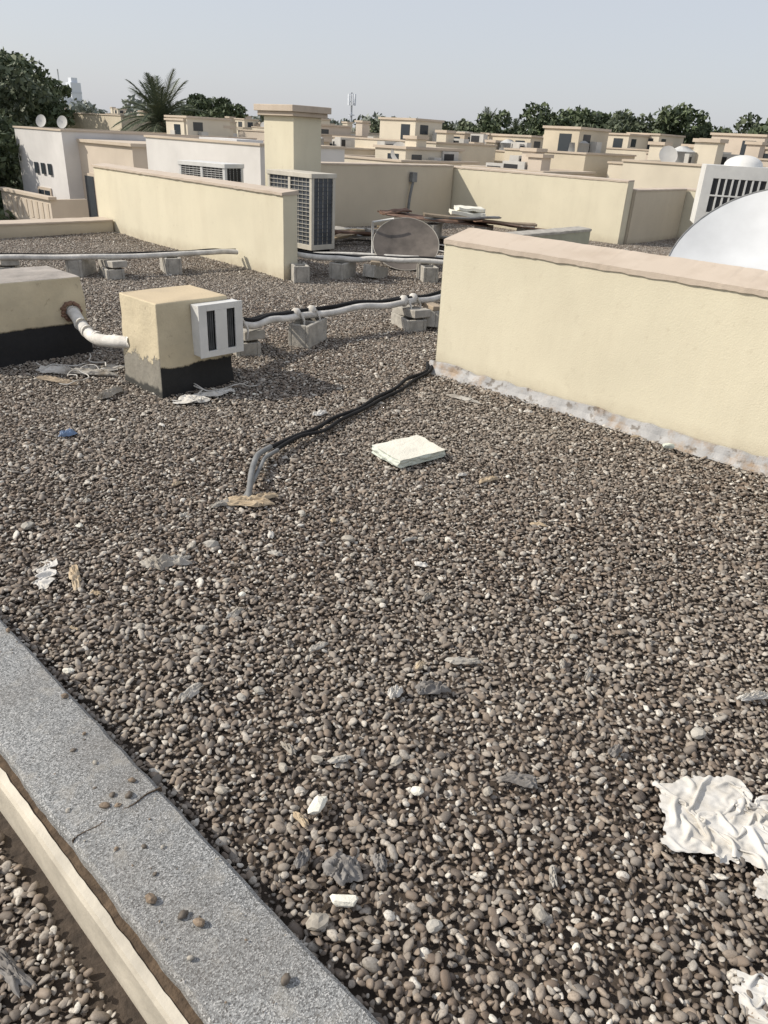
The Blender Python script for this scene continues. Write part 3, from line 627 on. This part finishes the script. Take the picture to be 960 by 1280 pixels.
# ------------------------------------------------------------ ground + city
m_ground,n,b=newmat("sandy_ground",.95)
c=mixc(n,ramp(n,noisef(n,.05,5),[(.42,(0,0,0)),(.58,(1,1,1))]),(.34,.29,.22),(.09,.12,.045)); n.links.new(c,b.inputs['Base Color'])
bm=bmesh.new(); bmesh.ops.create_circle(bm,cap_ends=True,radius=3500,segments=96); me=bpy.data.meshes.new("ground"); bm.to_mesh(me); bm.free(); me.materials.append(m_ground)
o=bpy.data.objects.new("ground",me); o.location=(0,0,-6.6); sc.collection.objects.link(o)
def vmat(name,col): return plain(name,col,.9,.12,.5)
cols=[vmat("villa_cream",(.62,.565,.46)),vmat("villa_tan",(.54,.465,.36)),vmat("villa_sand",(.58,.515,.40)),vmat("villa_pink",(.56,.49,.41))]  # base colours lightened and greyed to paint in some distance haze
m_vwhite=vmat("villa_white",(.62,.61,.60)); m_trim=plain("villa_trim",(.52,.445,.36),.9,.08,1); m_rooff=plain("villa_roof_floor",(.30,.27,.23),.95,.2,2)
m_tank=plain("water_tank",(.45,.46,.46),.7,.1,2); m_acg=plain("aged_unit",(.52,.51,.48),.6,.12,3)
def villa(x0,y0,wx,wy,zt,mat,extras=True,rnd=random,nac=3,nch=2):
    s=B(); x1=x0+wx; y1=y0+wy; zr=zt-.7; t=.22
    s.box(x0,x1,y0,y1,-6.6,zr,mat); s.box(x0+t,x1-t,y0+t,y1-t,zr,zr+.02,m_rooff)
    s.box(x0,x1,y0,y0+t,zr,zt,mat); s.box(x0,x1,y1-t,y1,zr,zt,mat); s.box(x0,x0+t,y0+t,y1-t,zr,zt,mat); s.box(x1-t,x1,y0+t,y1-t,zr,zt,mat)
    for a in ((x0-.04,x1+.04,y0-.04,y0+t+.03),(x0-.04,x1+.04,y1-t-.03,y1+.04),(x0-.04,x0+t+.03,y0+t+.03,y1-t-.03),(x1-t-.03,x1+.04,y0+t+.03,y1-t-.03)): s.box(*a,zt,zt+.06,m_trim)
    s.box(x0-.05,x1+.05,y0-.05,y1+.05,-3.4,-3.2,m_trim)
    for lvl in (-5.6,-2.3):
        nwx=max(1,int(wx/3)); nwy=max(1,int(wy/3))
        for k in range(nwy):
            yc=y0+wy*(k+.5)/nwy; s.box(x0-.05,x0+.02,yc-.6,yc+.6,lvl,lvl+1.4,m_trim); s.box(x0-.06,x0-.045,yc-.5,yc-.03,lvl+.1,lvl+1.3,m_glass); s.box(x0-.06,x0-.045,yc+.03,yc+.5,lvl+.1,lvl+1.3,m_glass)
        for k in range(nwx):
            xc=x0+wx*(k+.5)/nwx; s.box(xc-.6,xc+.6,y0-.05,y0+.02,lvl,lvl+1.4,m_trim); s.box(xc-.5,xc-.03,y0-.06,y0-.045,lvl+.1,lvl+1.3,m_glass); s.box(xc+.03,xc+.5,y0-.06,y0-.045,lvl+.1,lvl+1.3,m_glass)
    if extras:
        if wx>3.4:
            for _ in range(rnd.randint(1,2)):
                a=rnd.uniform(x0+.5,max(x0+.6,x1-3.2)); c_=rnd.uniform(y0+.5,max(y0+.6,y1-2.6)); w1=min(wx-1,rnd.uniform(1.2,3)); w2=min(wy-1,rnd.uniform(1.2,2.2)); hh=zt+rnd.uniform(.1,.8)
                s.box(a,a+w1,c_,c_+w2,zr,hh,mat); s.box(a-.06,a+w1+.06,c_-.06,c_+w2+.06,hh,hh+.08,m_trim)
                s.box(a-.012,a+.01,c_+.3,c_+.8,zr+.02,hh-.15,m_glass)
                if w1>1.3: s.box(a+.3,a+.8,c_-.012,c_+.01,hh-.5,hh-.15,m_glass)
        for _ in range(rnd.randint(1,nch)):
            a=rnd.uniform(x0+.3,x1-.9); c_=rnd.uniform(y0+.3,y1-.9); hh=zt+rnd.uniform(.15,.8)
            s.box(a,a+.5,c_,c_+.5,zr,hh,mat); s.box(a-.06,a+.56,c_-.06,c_+.56,hh,hh+.1,m_trim)
        for _ in range(rnd.randint(1,nac)):
            a=rnd.uniform(x0+.3,x1-1.2); c_=rnd.uniform(y0+.3,y1-1.0); M=TR(a+.5,c_+.3,zr+rnd.uniform(.1,.6),rnd.choice([0,-90]))
            s.box(-.42,.42,-.18,.18,0,.65,m_acg,M); s.box(-.36,.16,-.192,-.182,.08,.57,m_dark,M)
        if rnd.random()<.4:
            a=rnd.uniform(x0+.8,x1-.8); c_=rnd.uniform(y0+.8,y1-.8); s.tube([(a,c_,zr),(a,c_,zt+.35)],[.45,.42],m_tank,14,1); s.tube([(a,c_,zt+.35),(a,c_,zt+.5)],[.40,.12],m_tank,14,1)
        for _ in range(rnd.randint(0,2)):
            a=rnd.uniform(x0+.2,x0+wx*.6); c_=rnd.uniform(y0+.2,y1-.4); h=zt+rnd.uniform(.05,.25); s.tube([(a,c_,zr),(a,c_,h)],.025,m_acg,5,1)
            Mx=Matrix.Translation((a-.1,c_-.05,h+.1))@Vector((-.6,-.5,.5)).to_track_quat('Z','Y').to_matrix().to_4x4(); n_=16
            vs=[Mx@Vector((0,0,-.06))]+[Mx@Vector((.27*math.cos(2*math.pi*k/n_),.30*math.sin(2*math.pi*k/n_),0)) for k in range(n_)]
            s.add(vs,[(0,1+k,1+(k+1)%n_) for k in range(n_)],m_acg,True)
    return s
rv=random.Random(21)
s=villa(14.0,30.2,9,4.2,1.18,m_vwhite,False)
for (a,c_) in ((14.6,33.0),(14.9,31.8)):
    s.tube([(a,c_,.4),(a,c_,1.40)],.025,m_acg,5,1); Mx=Matrix.Translation((a-.1,c_-.05,1.48))@Vector((-.6,-.6,.4)).to_track_quat('Z','Y').to_matrix().to_4x4()
    s.add([Mx@Vector((0,0,-.06))]+[Mx@Vector((.20*math.cos(2*math.pi*k/16),.25*math.sin(2*math.pi*k/16),0)) for k in range(16)],[(0,1+k,1+(k+1)%16) for k in range(16)],m_acg,True)
s.box(13.2,13.99,29.6,32.6,-3.0,-2.1,cols[3]); s.box(12.6,14.0,28.8,33.2,-2.1,-1.95,m_trim)
s.box(12.6,12.75,28.8,33.2,-1.95,-1.05,cols[3])
s.box(12.75,14,28.8,28.95,-1.95,-1.05,cols[3]); s.box(12.5,12.8,28.7,33.3,-1.05,-.95,m_trim)
for k in range(9): s.box(12.58,12.6,29+k*.46,29.2+k*.46,-1.8,-1.2,m_trim)
for k in range(3): s.box(13.93,13.985,31.4+k*.6,31.65+k*.6,-.4,.0,m_glass)
s.box(14.6,22,26.2,30.2,-6.6,.85,cols[3]); s.box(14.5,22.1,26.1,30.1,.85,.95,m_trim)
for yc in (29.5,28.3): s.box(14.54,14.598,yc-.42,yc+.42,-1.9,-.2,m_trim); s.box(14.52,14.538,yc-.34,yc+.34,-1.8,-.3,m_glass)
s.obj("villa")
s=villa(14.0,18.2,3.2,6,1.2,m_vwhite,False); s.box(14.9,15.9,20.5,22.5,.4,1.30,m_vwhite); s.obj("villa")
for a in [(25,21.2,4,6,1.45,cols[0]),(29.6,20,5,5,1.25,cols[2]),(21.5,24.5,3.5,4,1.05,cols[1]),(25.2,14.6,3.6,3.4,1.38,cols[2]),(25.8,11.4,6,2.6,1.15,cols[0]),(22.8,8.9,3.2,3,1.28,cols[0]),(24,5.2,5,2.8,1.0,cols[2]),(30.5,10,5,5,1.5,cols[3]),(20.5,13.2,3,3,.85,cols[3]),(19,17.5,4,3.4,.9,cols[0]),(36,9,7,6,1.7,cols[1]),(37,18,7,6,1.6,cols[0]),(33,25.5,5,5,1.5,cols[1]),(27,31,6,6,1.5,cols[3]),(20,30,5,5,1.1,cols[0]),(24,44,8,7,1.9,cols[2]),(34,38,8,7,1.7,cols[0])]:
    villa(*a,True,rv,5,3).obj("villa")
rg=random.Random(11)
for gx_ in range(42,190,16):
    for gy_ in range(-10,200,16):
        x=gx_+rg.uniform(-4.5,4.5); y=gy_+rg.uniform(-4.5,4.5); d=math.hypot(x,y); az=math.degrees(math.atan2(x,y))-47.5
        if d<52 or d>180 or az<-30 or az>34 or rg.random()<.22: continue
        villa(x,y,rg.uniform(5,11),rg.uniform(5,10),rg.uniform(.2,2.4)+d*.003,rg.choice(cols),True,rg,5,4).obj("villa")
m_haze=plain("hazy_tower",(.66,.70,.76),.9,.03,.1); m_haze2=plain("hazy_tower_band",(.58,.62,.68),.9,.03,.1)  # pale bluish colours paint aerial haze onto the tower and mast
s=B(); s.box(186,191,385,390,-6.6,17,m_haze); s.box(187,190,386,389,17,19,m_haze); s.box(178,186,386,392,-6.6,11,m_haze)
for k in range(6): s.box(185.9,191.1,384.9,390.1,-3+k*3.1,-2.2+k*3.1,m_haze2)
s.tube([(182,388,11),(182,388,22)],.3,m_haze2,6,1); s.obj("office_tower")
s=B(); s.tube([(104,108.5,-6.6),(104,108.5,8.2)],[.28,.14],m_haze2,8,1)
for k in range(6):
    a=k*math.pi/3; s.tube([(104,108.5,6.8),(104+.6*math.cos(a),108.5+.6*math.sin(a),6.8)],.05,m_haze2,5,1); s.box(104+.6*math.cos(a)-.12,104+.6*math.cos(a)+.12,108.5+.6*math.sin(a)-.12,108.5+.6*math.sin(a)+.12,6.2,8.0,m_haze)
s.tube([(104,108.5,4.6),(104,108.5,4.75)],.55,m_haze2,10,1); s.obj("telecom_mast")

# ------------------------------------------------------------ trees
def leafmat(name,a,b2):
    m,n,b=newmat(name,.65)
    g=n.nodes.new("ShaderNodeNewGeometry")
    n.links.new(ramp(n,g.outputs['Random Per Island'],[(0,a),(.6,tuple((x+y)/2 for x,y in zip(a,b2))),(1,b2)]),b.inputs['Base Color'])
    return m
m_leaf=leafmat("foliage",(.045,.065,.03),(.10,.13,.06)); m_leaf2=leafmat("foliage_grey",(.065,.085,.05),(.13,.155,.09)); m_far=leafmat("foliage_distant_hazed",(.15,.175,.15),(.23,.255,.215))  # m_far is paled and greyed: distance haze put into the leaf colour
m_palm=leafmat("palm_frond",(.055,.075,.045),(.14,.16,.095))
def leaves(clumps,per,size,seed):
    g=np.random.default_rng(seed); V=[]
    for (cx,cy,cz,rx,rz) in clumps:
        n=int(per*max(.3,rx*rx)); d=g.normal(size=(n,3)); d/=np.linalg.norm(d,axis=1)[:,None]
        r=g.uniform(.35,1.1,n)**.6; c=np.stack([cx+d[:,0]*rx*r,cy+d[:,1]*rx*r,cz+d[:,2]*rz*r],1)
        a=g.normal(size=(n,3)); a/=np.linalg.norm(a,axis=1)[:,None]; bb=np.cross(a,g.normal(size=(n,3))); bb/=np.linalg.norm(bb,axis=1)[:,None]
        sz=size*g.uniform(.5,1.3,n)[:,None]
        V.append(np.stack([c-a*sz,c+bb*sz*.5,c+a*sz,c-bb*sz*.5],1))
    return np.concatenate(V).reshape(-1,3)
def leafobj(s,V,mat):
    o=len(s.v); s.v+=[tuple(x) for x in V]; k=len(V)//4; s.f+=[(o+4*i,o+4*i+1,o+4*i+2,o+4*i+3) for i in range(k)]; s.m+=[s.mi(mat)]*k; s.sm+=[False]*k
def tree(x,y,ztop,rad,mat,seed,size=.16,per=330,z0=-6.6):
    g=random.Random(seed); s=B(); h=ztop-z0; zc=ztop-rad*.85
    s.tube([(x,y,z0),(x+.2,y,z0+h*.3),(x+.1*g.uniform(-3,3),y+.3,zc)],[.28,.2,.1],m_bark,8,4)
    cl=[]
    for k in range(38):
        a=g.uniform(0,6.28); e=g.uniform(-.8,1); r=g.uniform(.35,1.12); q=math.sqrt(max(0,1-e*e))
        c=(x+math.cos(a)*q*rad*r,y+math.sin(a)*q*rad*r,zc+e*rad*.72*r); rr=rad*g.uniform(.13,.34)
        cl.append((*c,rr,rr*.8))
        if k<9: s.tube([(x,y,zc-rad*.9),((x+c[0])/2,(y+c[1])/2,(zc-rad*.5+c[2])/2),c],[.1,.06,.03],m_bark,5,3)
    leafobj(s,leaves(cl,per,size,seed),mat); return s.obj("tree")
def pol(az,d): a=R(47.5+az); return d*math.sin(a),d*math.cos(a)
for i,(az,d,zt,rad) in enumerate([(-29.5,48,5.4,4.3),(-27,56,6.2,4.3),(-31,40,3.6,4.0),(-28.6,43,1.4,3.8),(-25.0,66,5.6,3.6),(-30,36,-.6,3.2),(-30.5,33,-2.5,2.6),
     (10.2,58,3.4,2.4),(12.0,60,4.9,3.4),(14.0,58,4.2,3.0),(18.2,56,3.9,2.6),(20.2,56,3.8,2.4),(23.0,50,3.8,2.8),(25.0,46,3.4,2.8),(27.3,44,3.6,3.0),(30,40,3.0,3.0),(6.0,80,4.2,3.0),(-13,90,4.8,3.0),(-1.5,88,3.6,2.6),(25,62,4.2,3.2),(28,58,4.0,3.2),(4.5,100,4.4,3.2)]):
    x,y=pol(az,d); tree(x,y,zt,rad,m_leaf if i%3 else m_leaf2,100+i,.12+d*.0014)
g=random.Random(5); cl=[]
for k in range(340):
    az=g.uniform(-40,42); d=g.uniform(110,260); x,y=pol(az,d); zt=g.uniform(.5,4.5)+d*.006
    r=g.uniform(1.3,2.8); cl.append((x,y,zt-r,r,r*.9)); cl.append((x+g.uniform(-3,3),y+g.uniform(-3,3),zt-r*2.3,r*1.3,r*1.3))
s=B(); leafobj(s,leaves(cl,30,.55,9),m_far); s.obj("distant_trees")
cl=[]
for k in range(170):
    az=g.choice([g.uniform(-36,-24),g.uniform(-30,34)]); d=g.uniform(34,100); x,y=pol(az,d)
    if d<46 and az>-24: continue
    r=g.uniform(.9,1.8); cl.append((x,y,-6+g.uniform(0,4),r,r))
s=B(); leafobj(s,leaves(cl,60,.25,12),m_leaf); s.obj("garden_shrubs")
def palm(x,y,zc,L,seed,n=46,nl=30):
    g=random.Random(seed); s=B()
    s.tube([(x,y,-6.6),(x+.1,y,(zc-6.6)/2),(x,y,zc)],[.26,.21,.24],m_bark,9,6)
    for k in range(26): z=-6.4+(zc+6.2)*k/26; s.tube([(x+.05,y,z),(x+.05,y,z+.12)],[.27,.235],m_bark,9,1)
    for k in range(n):
        a=k*2.399+g.uniform(-.2,.2); e=R(-40+118*((k/n)**.85)); L1=L*g.uniform(.85,1.1); P=[]
        for i in range(9):
            t=i/8; P.append(Vector((x+math.cos(a)*L1*t*math.cos(e),y+math.sin(a)*L1*t*math.cos(e),zc+L1*(t*math.sin(e)-.6*t*t*max(.3,math.cos(e))))))
        s.tube(P,[.035]*8+[.01],m_palm,4,1,False)
        side=Vector((-math.sin(a),math.cos(a),0)); vs=[];fs=[]
        for i in range(nl):
            t=.10+.90*i/nl; q=t*8; j=min(7,int(q)); p=P[j].lerp(P[j+1],q-j); dr=(P[j+1]-P[j]).normalized(); ll=.22*L*math.sin(math.pi*min(1,.25+t*.74))+.1
            for sg in (-1,1):
                tip=p+(side*sg*.7+dr*.8+Vector((0,0,g.uniform(-.3,.1)))).normalized()*ll; o=len(vs)
                vs+=[p-dr*.03,p+dr*.03,tip]; fs.append((o,o+1,o+2))
        s.add(vs,fs,m_palm,False)
    return s.obj("palm_tree")
palm(24.2,40.1,1.7,3.1,1,62,34)
x,y=pol(5.6,95); palm(x,y,3.2,2.4,2,34); x,y=pol(7.5,110); palm(x,y,3.0,2.3,3,30); x,y=pol(-9.5,85); palm(x,y,1.8,2.2,4,30)
